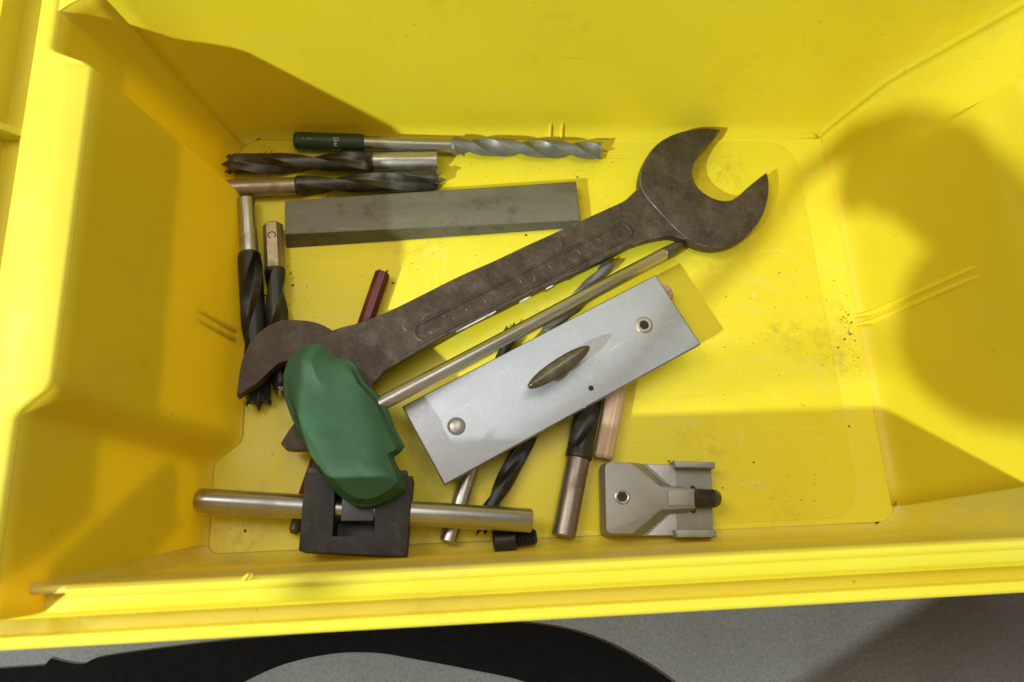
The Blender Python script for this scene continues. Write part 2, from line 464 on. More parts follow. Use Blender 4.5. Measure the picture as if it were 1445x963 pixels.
def lathe_data(profile, n=28):
    """profile (x, r) turned about the X axis"""
    vs, fs = [], []
    rings = []
    for x, r in profile:
        if r < 1e-6:
            rings.append([len(vs)])
            vs.append((x, 0, 0))
        else:
            rings.append(list(range(len(vs), len(vs) + n)))
            for k in range(n):
                a = 2 * math.pi * k / n
                vs.append((x, r * math.cos(a), r * math.sin(a)))
    for A, B in zip(rings, rings[1:]):
        for k in range(n):
            a0, a1 = A[k % len(A)], A[(k + 1) % len(A)]
            b0, b1 = B[k % len(B)], B[(k + 1) % len(B)]
            f = []
            for q in (a0, a1, b1, b0):
                if q not in f:
                    f.append(q)
            if len(f) > 2:
                fs.append(f)
    return vs, fs


def lathe(name, profile, mat, parent, n=28, sharp=35):
    vs, fs = lathe_data(profile, n)
    return mesh_obj(name, vs, fs, mat, parent, sharp)


def tube(name, pts, r, mat, parent, n=10, flat=1.0):
    """round bar along a polyline; flat squeezes its height"""
    P = [Vector(p) for p in pts]
    vs, fs = [], []
    for i, p in enumerate(P):
        d = (P[min(i + 1, len(P) - 1)] - P[max(i - 1, 0)]).normalized()
        side = d.cross(Vector((0, 0, 1)))
        side = side.normalized() if side.length > 1e-4 else Vector((1, 0, 0))
        up = side.cross(d).normalized()
        rr = r[i] if isinstance(r, (list, tuple)) else r
        for k in range(n):
            a = 2 * math.pi * k / n
            vs.append(p + side * (rr * math.cos(a)) + up * (rr * flat * math.sin(a)))
    for i in range(len(P) - 1):
        for k in range(n):
            fs.append((i * n + k, i * n + (k + 1) % n, (i + 1) * n + (k + 1) % n, (i + 1) * n + k))
    fs.append(tuple(range(n - 1, -1, -1)))
    fs.append(tuple(range((len(P) - 1) * n, len(P) * n)))
    return mesh_obj(name, vs, fs, mat, parent, 50)


def axis_rot(p0, p1, roll=0.0):
    x = (Vector(p1) - Vector(p0)).normalized()
    y = Vector((0, 0, 1)).cross(x).normalized()
    z = x.cross(y)
    m = Matrix((x, y, z)).transposed()
    return (m @ Matrix.Rotation(roll, 3, 'X')).to_quaternion()


def smooth01(a, b, v):
    u = min(1.0, max(0.0, (v - a) / (b - a)))
    return u * u * (3 - 2 * u)


# ------------------------------------------------------------------ floor in front of the bin
bm = bmesh.new()
for x, y in ((-900, -700), (900, -700), (900, 900), (-900, 900)):
    bm.verts.new((x, y, -4.0))
bm.faces.new(bm.verts)
tag(bm_obj("floor", bm, CONCRETE), kind="structure")

# ------------------------------------------------------------------ the yellow bin
BIN = thing("storage_bin", "open yellow plastic storage bin holding all the loose tools", "storage bin", (0, 110, -3))


def to_bin(o):
    o.parent = BIN
    o.location = Vector((0, -110, 3)) * S
    return o


RIM = 120.0


def x_left(y, z):
    xf, xm, xb = -190 - .285 * z, -176 - .308 * z, -187 - .362 * z
    a = smooth01(50, 65, y)
    b = smooth01(206, 216, y)
    return xf * (1 - a) + xm * a * (1 - b) + xb * b


def x_right(y, z):
    rec = smooth01(206, 214, y) * max(0.0, z - 52) * .34
    step = smooth01(97, 99, z) * 1.2 * (1 - smooth01(196, 206, y))
    return 184.5 + .30 * z + rec + step


def y_back(z):
    return 250.5 + .03 * z


def y_front(z):
    return 0.5 - .105 * z


LY = [-1, 14, 24, 36, 46, 50, 52, 54, 55.5, 57, 58.5, 60, 62, 65, 70, 84, 100, 120, 140, 160, 180, 196, 204, 206, 208.5, 211, 213.5, 216, 218, 224, 230, 236]
RY = [245, 240, 232, 224, 218, 216, 213, 210, 206, 202, 196, 180, 160, 140, 120, 100, 80, 60, 40, 24, 14]
BX = [-171 + (344.0) * i / 16 for i in range(17)]
FX = [168 - (350.0) * i / 18 for i in range(19)]


def contour(z, fillet=True):
    """plan of the inner wall at height z: points with their outward direction, per wall"""
    yb, yf = y_back(z), y_front(z)
    crn = max(1.5, 10 - .085 * z)            # the corner tightens towards the rim
    L = [(x_left(y, z), y if i else yf + crn, -1, 0) for i, y in enumerate(LY)]
    p0 = (x_left(236, z), 236)
    p1 = (-171 - .06 * z, yb)
    C1 = []
    for i in range(1, 7):
        a = i / 7.0
        cxx, cyy = p0[0] + .25 * (p1[0] - p0[0]), p1[1] - .2 * (p1[1] - p0[1])
        x = (1 - a) ** 2 * p0[0] + 2 * a * (1 - a) * cxx + a * a * p1[0]
        y = (1 - a) ** 2 * p0[1] + 2 * a * (1 - a) * cyy + a * a * p1[1]
        C1.append((x, y, -.7, .7))
    xe = x_right(250, z) - 7
    B = [(-171 - .06 * z + (xe + 171 + .06 * z) * i / 16, yb, 0, 1) for i in range(17)]
    C2 = []
    xr = x_right(245, z)
    for i in range(1, 4):
        a = i / 4 * math.pi / 2
        C2.append((xe + (xr - xe) * math.sin(a), yb - (yb - 245) * (1 - math.cos(a)), .7, .7))
    Rr = [(x_right(y, z), y, 1, 0) for y in RY]
    C3 = []
    xr = x_right(14, z)
    rad = 16
    for i in range(1, 8):
        a = i / 8 * math.pi / 2
        C3.append((xr - rad * (1 - math.cos(a)), 14 - (14 - yf) * math.sin(a), .7, -.7))
    xs = x_left(0, z) + crn
    F = [(xr - rad + (xs - xr + rad) * i / 18, yf, 0, -1) for i in range(19)]
    C4 = []
    for i in range(1, 7):
        a = i / 7 * math.pi / 2
        C4.append((xs - crn * math.sin(a), yf + crn * (1 - math.cos(a)), -math.sin(a), -math.cos(a)))
    out = []
    d = 0.0
    if z < 8 and fillet:
        d = 8 - math.sqrt(max(0.0, 64 - (8 - z) ** 2))
        d *= .7
    for seg in (L, C1, B, C2, Rr, C3, F, C4):
        out.append([(x - nx * d, max(y - ny * d, yf + d)) for x, y, nx, ny in seg])
    return out


def loft_wall(name, pick, zs, mat=None, solid=2.6):
    rows = []
    for z in zs:
        rows.append([(x, y, z) for x, y in pick(contour(z))])
    n = len(rows[0])
    vs = [p for r in rows for p in r]
    fs = [(i * n + k, i * n + k + 1, (i + 1) * n + k + 1, (i + 1) * n + k) for i in range(len(rows) - 1) for k in range(n - 1)]
    me = bpy.data.meshes.new(name)
    me.from_pydata([Vector(v) * S for v in vs], [], fs)
    o = finish(name, me, mat or YEL_WALL, None, 40)
    md = o.modifiers.new("thickness", 'SOLIDIFY')
    md.thickness = solid * S
    me.materials.append(YEL_OUTER)
    md.material_offset = 1
    md.offset = -1.0
    md.use_even_offset = False
    return to_bin(o)


ZL = [0, .2, .6, 1.3, 2.3, 3.7, 5.6, 8, 13, 20, 30, 40, 50, 60, 70, 80, 90, 97, 99, 106, 113, RIM]
ZB = ZL + [130, 140]
ZF = [0, .2, .6, 1.3, 2.3, 3.7, 5.6, 8, 20, 40, 60, 80, 95, 104.5]
loft_wall("side_wall", lambda c: [(c[0][0][0], c[0][0][1] - 11.5)] + c[0] + c[1][:3], ZL, YEL_SIDE)
loft_wall("back_wall", lambda c: c[1][2:] + c[2] + c[3][:2], ZB)
loft_wall("side_wall", lambda c: c[3][1:] + c[4], ZL, YEL_SIDE)
loft_wall("front_wall", lambda c: [c[4][-1]] + c[5] + c[6] + c[7] + [c[0][0]], ZF, YEL_FRONT)
# bottom
pts = [(-191, 0), (-191, 55), (-177.5, 62), (-177.5, 207), (-189, 214), (-189, 239), (-173, 251.5), (181, 251.5), (186.5, 246), (186.5, 12), (172, 0)]
bm = bmesh.new()
tv = [bm.verts.new((x, y, 0.0)) for x, y in pts]
bm.faces.new(tv)
bv = [bm.verts.new((x, y, -3.0)) for x, y in pts]
bm.faces.new(bv[::-1])
for i in range(len(pts)):
    j = (i + 1) % len(pts)
    bm.faces.new((tv[i], bv[i], bv[j], tv[j]))
to_bin(bm_obj("bottom", bm, YEL))


def round_rect(x0, y0, x1, y1, r, n=6):
    out = []
    for cx, cy, a0 in ((x1 - r, y1 - r, 0), (x0 + r, y1 - r, 90), (x0 + r, y0 + r, 180), (x1 - r, y0 + r, 270)):
        for i in range(n + 1):
            a = math.radians(a0 + 90 * i / n)
            out.append((cx + r * math.cos(a), cy + r * math.sin(a)))
    return out


to_bin(prism("floor_panel", round_rect(-153, 9, 161, 243, 20), -0.5, 0.28, YEL, None, 0.22, 2))


def profile_strip(name, secs, mat, sharp=30):
    """secs: list of cross sections (lists of (x,y,z)), lofted; closed at the ends"""
    n = len(secs[0])
    vs = [p for s_ in secs for p in s_]
    fs = []
    for i in range(len(secs) - 1):
        for k in range(n):
            k2 = (k + 1) % n
            fs.append((i * n + k, i * n + k2, (i + 1) * n + k2, (i + 1) * n + k))
    fs.append(tuple(range(n)))
    fs.append(tuple(range((len(secs) - 1) * n, len(secs) * n)))
    return to_bin(mesh_obj(name, vs, fs, mat, None, sharp))


# flange over the near side wall, with its raised outer lip
secs = []
for y in [-10, -4] + LY[1:] + [244, 256, 310]:
    yy = max(min(y, 236), -1)
    xi = x_left(yy, RIM)
    secs.append([(xi + .4, y, RIM - 2), (xi + .2, y, RIM - .4), (xi - .8, y, RIM + .9), (xi - 2.2, y, RIM + 1.5), (-232.0 if xi > -228 else xi - 4, y, RIM + 1.6), (-238.5, y, RIM + .6),
                 (-240.5, y, RIM - 1.5), (-241.5, y, 116), (-248, y, 115.8), (-249.5, y, 130), (-252, y, 130.5), (-252.8, y, 113), (-236, y, 113), (xi - 6, y, RIM - 3)])
profile_strip("rim_flange", secs, YEL_CLEAN)
for gy in (174, 97):
    vs = []
    for y in (gy - 1.6, gy + 1.6):
        vs += [(-238, y, RIM - 1), (-249, y, 129), (-249, y, 116), (-241, y, 116)]
    to_bin(mesh_obj("gusset", vs, [(0, 1, 2, 3), (7, 6, 5, 4), (0, 4, 5, 1), (1, 5, 6, 2), (2, 6, 7, 3), (3, 7, 4, 0)], YEL_CLEAN, None, smooth=False))
# flange of the far side wall and of the back wall
secs = []
for y in RY[::-1] + [252]:
    xi = x_right(max(y, 14), RIM)
    secs.append([(xi - .3, y, RIM - 2), (xi + .8, y, RIM + 1), (xi + 24, y, RIM + 1), (xi + 26, y, RIM - 12), (xi + 23, y, RIM - 12), (xi + 6, y, RIM - 3)])
profile_strip("rim_flange", secs, YEL_CLEAN)
secs = []
for x in [-236, -120, 0, 120, 262]:
    yi = y_back(140)
    secs.append([(x, yi - .3, 138), (x, yi + .8, 141), (x, yi + 24, 141), (x, yi + 26, 128), (x, yi + 23, 128), (x, yi + 6, 137)])
profile_strip("rim_flange", secs, YEL_CLEAN)

C_ = contour(RIM)[1]
corner = [(-236, 236), (x_left(236, RIM), 236)] + C_ + [(C_[-1][0] + 6, y_back(RIM) + 1), (C_[-1][0] + 6, 262), (-236, 262)]
to_bin(prism("corner_flange", corner, RIM - 3, RIM + .8, YEL_CLEAN, None, .4))

# front rim: moulded lip, sloping face, hollow and outer lip
def front_sec(x, dz=0.0):
    return [(x, -10.6, 103), (x, -10.9, 104.6 + dz), (x, -11.8, 105.3 + dz), (x, -13.6, 105.3 + dz), (x, -14.6, 104.3 + dz), (x, -14.9, 102.2), (x, -15.6, 101.9),
            (x, -19.2, 99.6), (x, -20.0, 98.2), (x, -20.9, 90.5), (x, -26.6, 91.2), (x, -27.3, 98.4), (x, -27.8, 99.0), (x, -31.2, 98.9), (x, -32.1, 97.8), (x, -32.3, 84), (x, -30.4, 84), (x, -30, 89), (x, -13.5, 89)]


profile_strip("front_rim", [front_sec(x, random.uniform(-.12, .12)) for x in [-206.5 + 475 * i / 24 for i in range(25)]], YEL_CLEAN)
secs = []
for x in (-268, -240, -225, -221.5, -220, -206.3):
    yi = -3.0 if x < -221 else -10.6
    secs.append([(x, yi, 92), (x, yi - .4, 96.4), (x, -15.0, 96.8), (x, -19.2, 96.2), (x, -20.0, 95.4), (x, -20.9, 90.5), (x, -26.6, 91.2), (x, -27.3, 98.4), (x, -27.8, 99.0), (x, -31.2, 98.9), (x, -32.1, 97.8), (x, -32.3, 84), (x, -30.4, 84), (x, -30, 89), (x, -11, 89)])
profile_strip("corner_ledge", secs, YEL_CLEAN)
# a curl of moulding flash on the front rim
o = tube("moulding_flash", [(-142, -11.6, 105), (-141.2, -10.9, 107), (-139.6, -9.8, 108.6), (-138.4, -9.6, 107.6), (-138.9, -10.9, 106.4), (-140.2, -11.4, 106.1)], [.7, .6, .5, .4, .4, .3], YEL_CLEAN, None, 7)
to_bin(o)

# divider ribs: a pair on each side wall, two stubs on the back wall
def rib(path, r=1.1):
    o = tube("divider_rib", path, r, YEL_WALL, None, 8)
    return to_bin(o)


for dy in (-2.6, 2.6):
    rib([(x_right(122, 0) - 5.5, 122 + dy, .4)] + [(x_right(122, z) + .5 + (1.0 if z > 74 else 0), 122 + dy, z) for z in (6, 12, 25, 40, 55, 70, 76)], [.8, 2.0, 1.9, 1.8, 1.7, 1.6, 1.4, .7])
    rib([(x_left(121, z) - .7 - (0.8 if z > 34 else 0), 121 + dy, z) for z in (3, 10, 18, 26, 34, 40)], [1.8, 1.7, 1.5, 1.3, 1.1, .5])
for x in (5.2, 12.4):
    rib([(x, y_back(2) - 6.5, 0.2), (x, y_back(2) - 4.0, .9), (x, y_back(4) - 1.8, 2.8), (x, y_back(6) - .6, 6), (x, y_back(8) + .2, 9)], [.8, 1.3, 1.3, 1.1, .6])

# ------------------------------------------------------------------ drill bits
def flute_section(R, n=52, depth=.62, land=.36):
    pts = []
    for k in range(n):
        a = 2 * math.pi * k / n
        f = (a / math.pi) % 1.0
        if f < land:
            r = R
        else:
            u = (f - land) / (1 - land)
            r = R * (1 - depth * math.sin(math.pi * u) ** .6)
        pts.append((r, a))
    return pts


def drill_bit(name, label, p0, p1, rs, rf, shank_len, pitch, sm, fm, tip='brad', group="drill bits lying in the yellow bin", roll=0.0, hand=1,
              depth=.62, land=.36, collar=None, tipmat=None, shank_flat=False, shape='drill bit'):
    L = (Vector(p1) - Vector(p0)).length
    o = thing(name, label, shape, p0, axis_rot(p0, p1, roll), group)
    prof = [(0, 0), (0, rs - .7), (.7, rs), (shank_len - .4, rs), (shank_len, rs - .1), (shank_len + .2, rs * .6)]
    if shank_flat:
        lathe("shank", prof, sm, o, 6, 20)
    else:
        lathe("shank", prof, sm, o, 30)
    if collar:
        lathe("collar", [(shank_len - .5, rs * .7), (shank_len - .5, collar - .5), (shank_len, collar), (shank_len + 4, collar), (shank_len + 5, collar - .6), (shank_len + 5, rs * .7)], fm, o, 30)
    fl = L - shank_len - 1.5
    sec = flute_section(rf, 52, depth, land)
    n = len(sec)
    N = max(16, int(fl / 1.4))
    vs, fs = [], []
    for i in range(N + 1):
        u = i / N
        x = shank_len + fl * u
        tw = hand * 2 * math.pi * (fl * u) / pitch
        k0 = smooth01(0, 6, fl * u)             # flutes run out into the shank
        for r, a in sec:
            rr = (rf * (1 - k0) + r * k0) * (1 - .22 * smooth01(fl - 3.5, fl, fl * u))
            rr = min(rr, rs + (rf - rs) * smooth01(0, 1.5, fl * u))
            vs.append((x, rr * math.cos(a + tw), rr * math.sin(a + tw)))
    for i in range(N):
        for k in range(n):
            fs.append((i * n + k, i * n + (k + 1) % n, (i + 1) * n + (k + 1) % n, (i + 1) * n + k))
    fs.append(tuple(range(n)))
    fs.append(tuple(range(N * n, (N + 1) * n)))
    mesh_obj("flutes", vs, fs, fm, o, 30)
    tm = tipmat or fm
    if tip == 'brad':
        lathe("centre_point", [(L - 3.0, rf * .42), (L - .8, rf * .32), (L + .6, rf * .2), (L + 3.6, 0)], tm, o, 12)
        tw = hand * 2 * math.pi * fl / pitch
        for s_ in (0, math.pi):
            a = tw + s_ + .35
            cy, cz = math.cos(a), math.sin(a)
            base = Vector((L - 2.4, cy * rf * .72, cz * rf * .72))
            tang = Vector((0, -cz, cy))
            rad = Vector((0, cy, cz))
            vs = [base - tang * rf * .42 - rad * rf * .12, base + tang * rf * .42 - rad * rf * .12, base + tang * rf * .36 + rad * rf * .25, base - tang * rf * .36 + rad * rf * .25,
                  base + Vector((3.2, 0, 0)) + tang * rf * .16 + rad * rf * .22]
            mesh_obj("spur", vs, [(0, 1, 2, 3), (0, 1, 4), (1, 2, 4), (2, 3, 4), (3, 0, 4)], tm, o, smooth=False)
    else:
        lathe("point", [(L - 1.8, rf * .85), (L - 1.5, rf * .85), (L + rf * .45, 0)], tm, o, 20)
    return o


G = DATA
bitg = drill_bit("drill_bit", "long twist bit with a dark green printed sleeve along the back wall", *G['bit_green'], 4.3, 5.4, 92, 62, SHANK, FLUTE_GREY, 'brad', roll=.4, depth=.5, land=.42, tipmat=SHANK)
# the green sleeve pushed over its shank, with the print on it
lathe("sleeve", [(-1, 0), (-1, 4.3), (-.4, 5.0), (.6, 5.3), (38, 5.3), (39.5, 5.0), (40.2, 4.4), (40.2, 4.2)], SLEEVE, bitg, 36)


def wrap_marks(name, polys, R, mat, parent):
    """flat marks (u along the bit, v round it, in mm) laid on a cylinder of radius R"""
    vs, fs = [], []
    for poly in polys:
        i0 = len(vs)
        for u, v in poly:
            a = v / R
            vs.append((u, -R * math.sin(a), R * math.cos(a)))
        fs.append(tuple(range(i0, len(vs))))
    return mesh_obj(name, vs, fs, mat, parent, smooth=False)


def stroke(p, q, w):
    d = Vector((q[0] - p[0], q[1] - p[1]))
    nrm = Vector((-d.y, d.x)).normalized() * w / 2
    out = []
    N = 4
    for i in range(N + 1):
        out.append((p[0] + d.x * i / N + nrm.x, p[1] + d.y * i / N + nrm.y))
    for i in range(N, -1, -1):
        out.append((p[0] + d.x * i / N - nrm.x, p[1] + d.y * i / N - nrm.y))
    return out


def arc_strokes(c, r, a0, a1, w, n=8, sx=1.0):
    P = [(c[0] + sx * r * math.cos(math.radians(a0 + (a1 - a0) * i / n)), c[1] + r * math.sin(math.radians(a0 + (a1 - a0) * i / n))) for i in range(n + 1)]
    return [stroke(P[i], P[i + 1], w) for i in range(n)]


sl = [o_ for o_ in bitg.children if o_.name.startswith("sleeve")][0]
ROLL = -.4 + .35                           # where on the sleeve the print sits, so that it faces up
def rot_marks(polys, dv):
    return [[(u, v + dv) for u, v in p] for p in polys]


pm = arc_strokes((23.5, 3.2), 1.7, 0, 180, .75, 8) + [stroke((25.9, 4.0), (25.0, -4.0), .7), stroke((22.6, .7), (24.6, 1.1), .6), stroke((22.8, -.8), (24.4, -.2), .6),
      stroke((22.6, -2.3), (24.4, -1.6), .6), stroke((22.5, -3.6), (24.3, -3.4), .6), stroke((23.0, .7), (24.0, -.8), .45)]
wrap_marks("logo_print", rot_marks(pm, 2.0), 5.36, PRINT, sl)


def text_polys(s, u0, v0, size):
    cu = bpy.data.curves.new("lettering", 'FONT')
    cu.body = s
    cu.size = size
    tmp = bpy.data.objects.new("lettering", cu)
    col.objects.link(tmp)
    dg = bpy.context.evaluated_depsgraph_get()
    me = bpy.data.meshes.new_from_object(tmp.evaluated_get(dg))
    polys = [[(u0 + me.vertices[i].co.x, v0 - me.vertices[i].co.y) for i in p.vertices] for p in me.polygons]
    bpy.data.meshes.remove(me)
    bpy.data.objects.remove(tmp)
    bpy.data.curves.remove(cu)
    return polys


wrap_marks("size_print", rot_marks(text_polys("R 000", 4.2, 1.0, 2.6), -1.0), 5.36, PRINT_DIM, sl)

drill_bit("drill_bit", "dark bit with bright round shank, between the green-sleeved bit and the brown-shanked one", *G['bit_row2'], 5.4, 6.0, 38, 130, SHANK, FLUTE, 'brad', roll=1.9, depth=.6, land=.40)
drill_bit("drill_bit", "bit with brown shank at the side wall, lying just behind the steel bar", *G['bit_row3'], 5.2, 6.0, 39, 150, SHANK_TAN, FLUTE, 'brad', roll=.5, depth=.62, land=.42, tipmat=LAND)
drill_bit("drill_bit", "thick bit with round grey shank lying along the shaded side wall", *G['bit_vert1'], 5.0, 6.6, 34, 120, SHANK, FLUTE_BLACK, 'brad', roll=.9, depth=.55, land=.5)
bc = drill_bit("drill_bit", "bit with flat tan shank stamped with a C, left of the steel bar", *G['bit_vert2'], 5.6, 6.0, 28, 110, SHANK_TAN, FLUTE_BLACK, 'brad', roll=0.0, depth=.55, land=.48, shank_flat=True, tipmat=BRIGHT)
P = [(9 + 2.0 * math.cos(math.radians(a)), 2.1 * math.sin(math.radians(a)), 5.0) for a in range(40, 330, 24)]
tube("stamped_mark", P, .28, FLUTE, bc, 6)
drill_bit("drill_bit", "slim bit with bright shank end showing beneath the steel rod", *G['bitB'], 4.5, 4.6, 44, 60, BRIGHT, FLUTE, 'brad', roll=.3, depth=.5)
drill_bit("drill_bit", "black fluted bit coming out from under the plate beside the slim bit", *G['bitE'], 4.0, 4.9, 20, 95, SHANK, FLUTE_BLACK, 'brad', roll=1.2, depth=.5, land=.45)
drill_bit("drill_bit", "thick bit with browned stepped shank next to the wooden dowel", *G['bitC'], 6.3, 6.9, 42, 90, SHANK_BROWN, FLUTE_BLACK, 'brad', roll=1.0, depth=.45, land=.5, collar=7.2)
drill_bit("drill_bit", "dark bit crossing under the screwdriver shaft between wrench and plate", *G['bitD'], 3.6, 4.2, 16, 75, SHANK, FLUTE_GREY, 'brad', roll=.2, depth=.5)

# red tool: flat-sided red bar with a broken claw end
p0, p1 = G['red']
L = (Vector(p1) - Vector(p0)).length
red = thing("red_bit", "dark red painted bit with broken tip running under the wrench", "drill bit", p0, axis_rot(p0, p1, .3))
lathe("body", [(0, 0), (0, 4.0), (.6, 4.5), (L - 8, 4.4), (L - 7, 3.6), (L - 7, 0)], RED, red, 8, 25)
for k, (a, l) in enumerate(((.4, 2.6), (2.2, 1.6), (4.0, 2.9))):
    cy, cz = math.cos(a) * 2.8, math.sin(a) * 2.8
    vs = [(.5, cy - 1.1, cz - .8), (.5, cy + 1.1, cz - .8), (.5, cy + .9, cz + .9), (.5, cy - .9, cz + .9), (-l, cy + .3, cz)]
    mesh_obj("claw", vs, [(0, 1, 2, 3), (0, 1, 4), (1, 2, 4), (2, 3, 4), (3, 0, 4)], TIP_DARK, red, smooth=False)
lathe("tip", [(L - 7, 0), (L - 7, 3.2), (L - 2, 3.0), (L, 1.6), (L, 0)], TIP_DARK, red, 10, 30)

# wooden dowels
for key, lab, rr in (('dowel1', "fluted wooden dowel sticking out below the plate's long edge", 5.2), ('dowel2', "end of a wooden dowel peeping out past the plate's short edge", 5.4)):
    p0, p1 = G[key]
    L = (Vector(p1) - Vector(p0)).length
    d = thing("wooden_dowel", lab, "dowel", p0, axis_rot(p0, p1), "wooden dowels under the plate")
    vs, fs = [], []
    prof = [(0, .80), (1.2, 1.0), (L - 1.2, 1.0), (L, .8)]
    n = 64
    for x, k in prof:
        for i in range(n):
            a = 2 * math.pi * i / n
            r = rr * k * (1 - (.045 if i % 4 == 0 else 0))
            vs.append((x, r * math.cos(a), r * math.sin(a)))
    for i in range(len(prof) - 1):
        for k in range(n):
            fs.append((i * n + k, i * n + (k + 1) % n, (i + 1) * n + (k + 1) % n, (i + 1) * n + k))
    fs += [tuple(range(n)), tuple(range((len(prof) - 1) * n, len(prof) * n))]
    mesh_obj("peg", vs, fs, WOOD, d, 30)

# ------------------------------------------------------------------ steel bar
bt, bb = G['bar_top'], G['bar_bot']
cx = sum(p[0] for p in bt) / 4
cy = sum(p[1] for p in bt) / 4
bar = thing("steel_bar", "dull grey rectangular steel bar lying behind the wrench shank", "steel bar", (cx, cy, 0))
loc = lambda P: [(x - cx, y - cy) for x, y in P]
prism("bar_body", loc(bt), 0.1, 8.0, BAR, bar, .7, 3, bot=loc([bt[0], bt[1], bb[1], bb[0]]), edge=STEEL_BAR)

def smooth_outline(P, corner=48, n=4):
    """rounds a measured outline into a curve, keeping its true corners"""
    P = [Vector(p) for p in P]
    m = len(P)
    hard = []
    for i in range(m):
        a, b = P[i] - P[i - 1], P[(i + 1) % m] - P[i]
        hard.append(math.degrees(a.angle(b)) > corner)
    out = []
    for i in range(m):
        p0_, p1_, p2_, p3_ = P[i - 1], P[i], P[(i + 1) % m], P[(i + 2) % m]
        if hard[i]:
            p0_ = p1_
        if hard[(i + 1) % m]:
            p3_ = p2_
        for k in range(n):
            u = k / n
            q = .5 * ((2 * p1_) + (p2_ - p0_) * u + (2 * p0_ - 5 * p1_ + 4 * p2_ - p3_) * u * u + (3 * p1_ - p0_ - 3 * p2_ + p3_) * u ** 3)
            out.append((q.x, q.y))
    return out


# ------------------------------------------------------------------ double open-end wrench
o0 = G['wr_origin']
wr = thing("open_end_wrench", "large brown double open-end wrench lying across the bin", "wrench", o0, Euler((0, G['wr_slope'], 0)).to_quaternion())
prism("shank", smooth_outline(G['wr_shank'], 40), -7.6, -1.0, WRENCH, wr, 1.4, 3, both=True, sharp=50, edge=WRENCH_RIDGE)
for k in ('wr_right', 'wr_left'):
    prism("jaw", smooth_outline(G[k]), -8.4, 0.0, WRENCH, wr, 1.3, 3, both=True, sharp=50, edge=WRENCH_RIDGE)
(ax, ay), (bx, by) = G['wr_panel']
d = Vector((bx - ax, by - ay, 0))
nv = Vector((-d.y, d.x, 0)).normalized()
hw = 4.9
P = []
du = d.normalized()
for i in range(13):
    a = math.pi / 2 - math.pi * i / 12
    P.append(Vector((bx, by, -1.0)) + nv * hw * math.sin(a) + du * hw * .8 * math.cos(a))
for i in range(13):
    a = -math.pi / 2 - math.pi * i / 12
    P.append(Vector((ax, ay, -1.0)) + nv * hw * math.sin(a) + du * hw * .8 * math.cos(a))
P.append(P[0])
pr = tube("panel_ridge", P, 1.1, WRENCH, wr, 8, .45)
# worn raised characters along the panel and the shank
rng = random.Random(3)
for i in range(16):
    c = Vector((ax, ay, -1.0)) + d * ((i + .7) / 17.0) + nv * rng.uniform(-1.2, 1.2)
    a0, sw = rng.uniform(0, 360), rng.uniform(40, 130)
    w = rng.uniform(1.2, 3.0)
    Q = [c + du * w * math.cos(math.radians(a0 + sw * k / 5)) + nv * w * math.sin(math.radians(a0 + sw * k / 5)) for k in range(6)]
    tube("worn_relief", Q, [.2, .45, .55, .5, .4, .2], WRENCH_RIDGE, wr, 6, .5)
ch = G['wr_chips']
for (x, y), r in ((ch[6], 3.2), (ch[5], 2.6), (ch[7], 1.9)):
    a0 = rng.uniform(60, 200)
    Q = [Vector((x + r * math.cos(math.radians(a)), y + r * math.sin(math.radians(a)), -1.05)) for a in [a0 + 15 * k for k in range(11)]]
    tube("worn_relief", Q, .42, WRENCH_RIDGE, wr, 6, .5)
# flakes of white paint along the lower edge
for (x, y), l, w in ((ch[0], 22, 1.0), (ch[1], 8, 1.5), (ch[2], 7, 1.3), (ch[3], 5, 1.0)):
    n = 9
    e = Vector((du.x, du.y, 0))
    up_, dn_ = [], []
    for i in range(n):
        u = (i / (n - 1) - .5) * l
        ww = w * (.35 + .65 * math.sin(math.pi * i / (n - 1))) * rng.uniform(.6, 1.0)
        c = Vector((x, y, 0)) + e * u - nv * 1.1
        up_.append((c + nv * ww * .5)[:2])
        dn_.append((c - nv * ww * .5)[:2])
    prism("paint_flake", [tuple(p) for p in up_] + [tuple(p) for p in dn_[::-1]], -2.6, -1.15, WHITE, wr)

# ------------------------------------------------------------------ galvanised plate with wing screw
pl = G['plate']
pc = Vector((sum(p[0] for p in pl) / 4, sum(p[1] for p in pl) / 4, 0))
ex = (Vector((*pl[1], 0)) - Vector((*pl[0], 0)) + Vector((*pl[2], 0)) - Vector((*pl[3], 0))).normalized()
ey = Vector((-ex.y, ex.x, 0))
ang = math.atan2(ex.y, ex.x)
plate = thing("jig_plate", "galvanised steel plate with a wing screw through its middle", "plate", (pc.x, pc.y, 18), Euler((0, 0, ang)).to_quaternion())
hl, hwid = 79.7, 23.3
prism("sheet", [(-hl, -hwid), (hl, -hwid), (hl, hwid), (-hl, hwid)], -4.6, 0, ZINC, plate, .55, 2, both=True, edge=TIP_DARK)


def on_plate(p):
    v = Vector((*p, 0)) - pc
    return v.dot(ex), v.dot(ey)


def disc_z(name, c, prof, mat, parent, n=28):
    vs, fs = lathe_data([(z, r) for r, z in prof], n)
    vs = [(y + c[0], z_ + c[1], x) for x, y, z_ in vs]
    return mesh_obj(name, vs, fs, mat, parent)


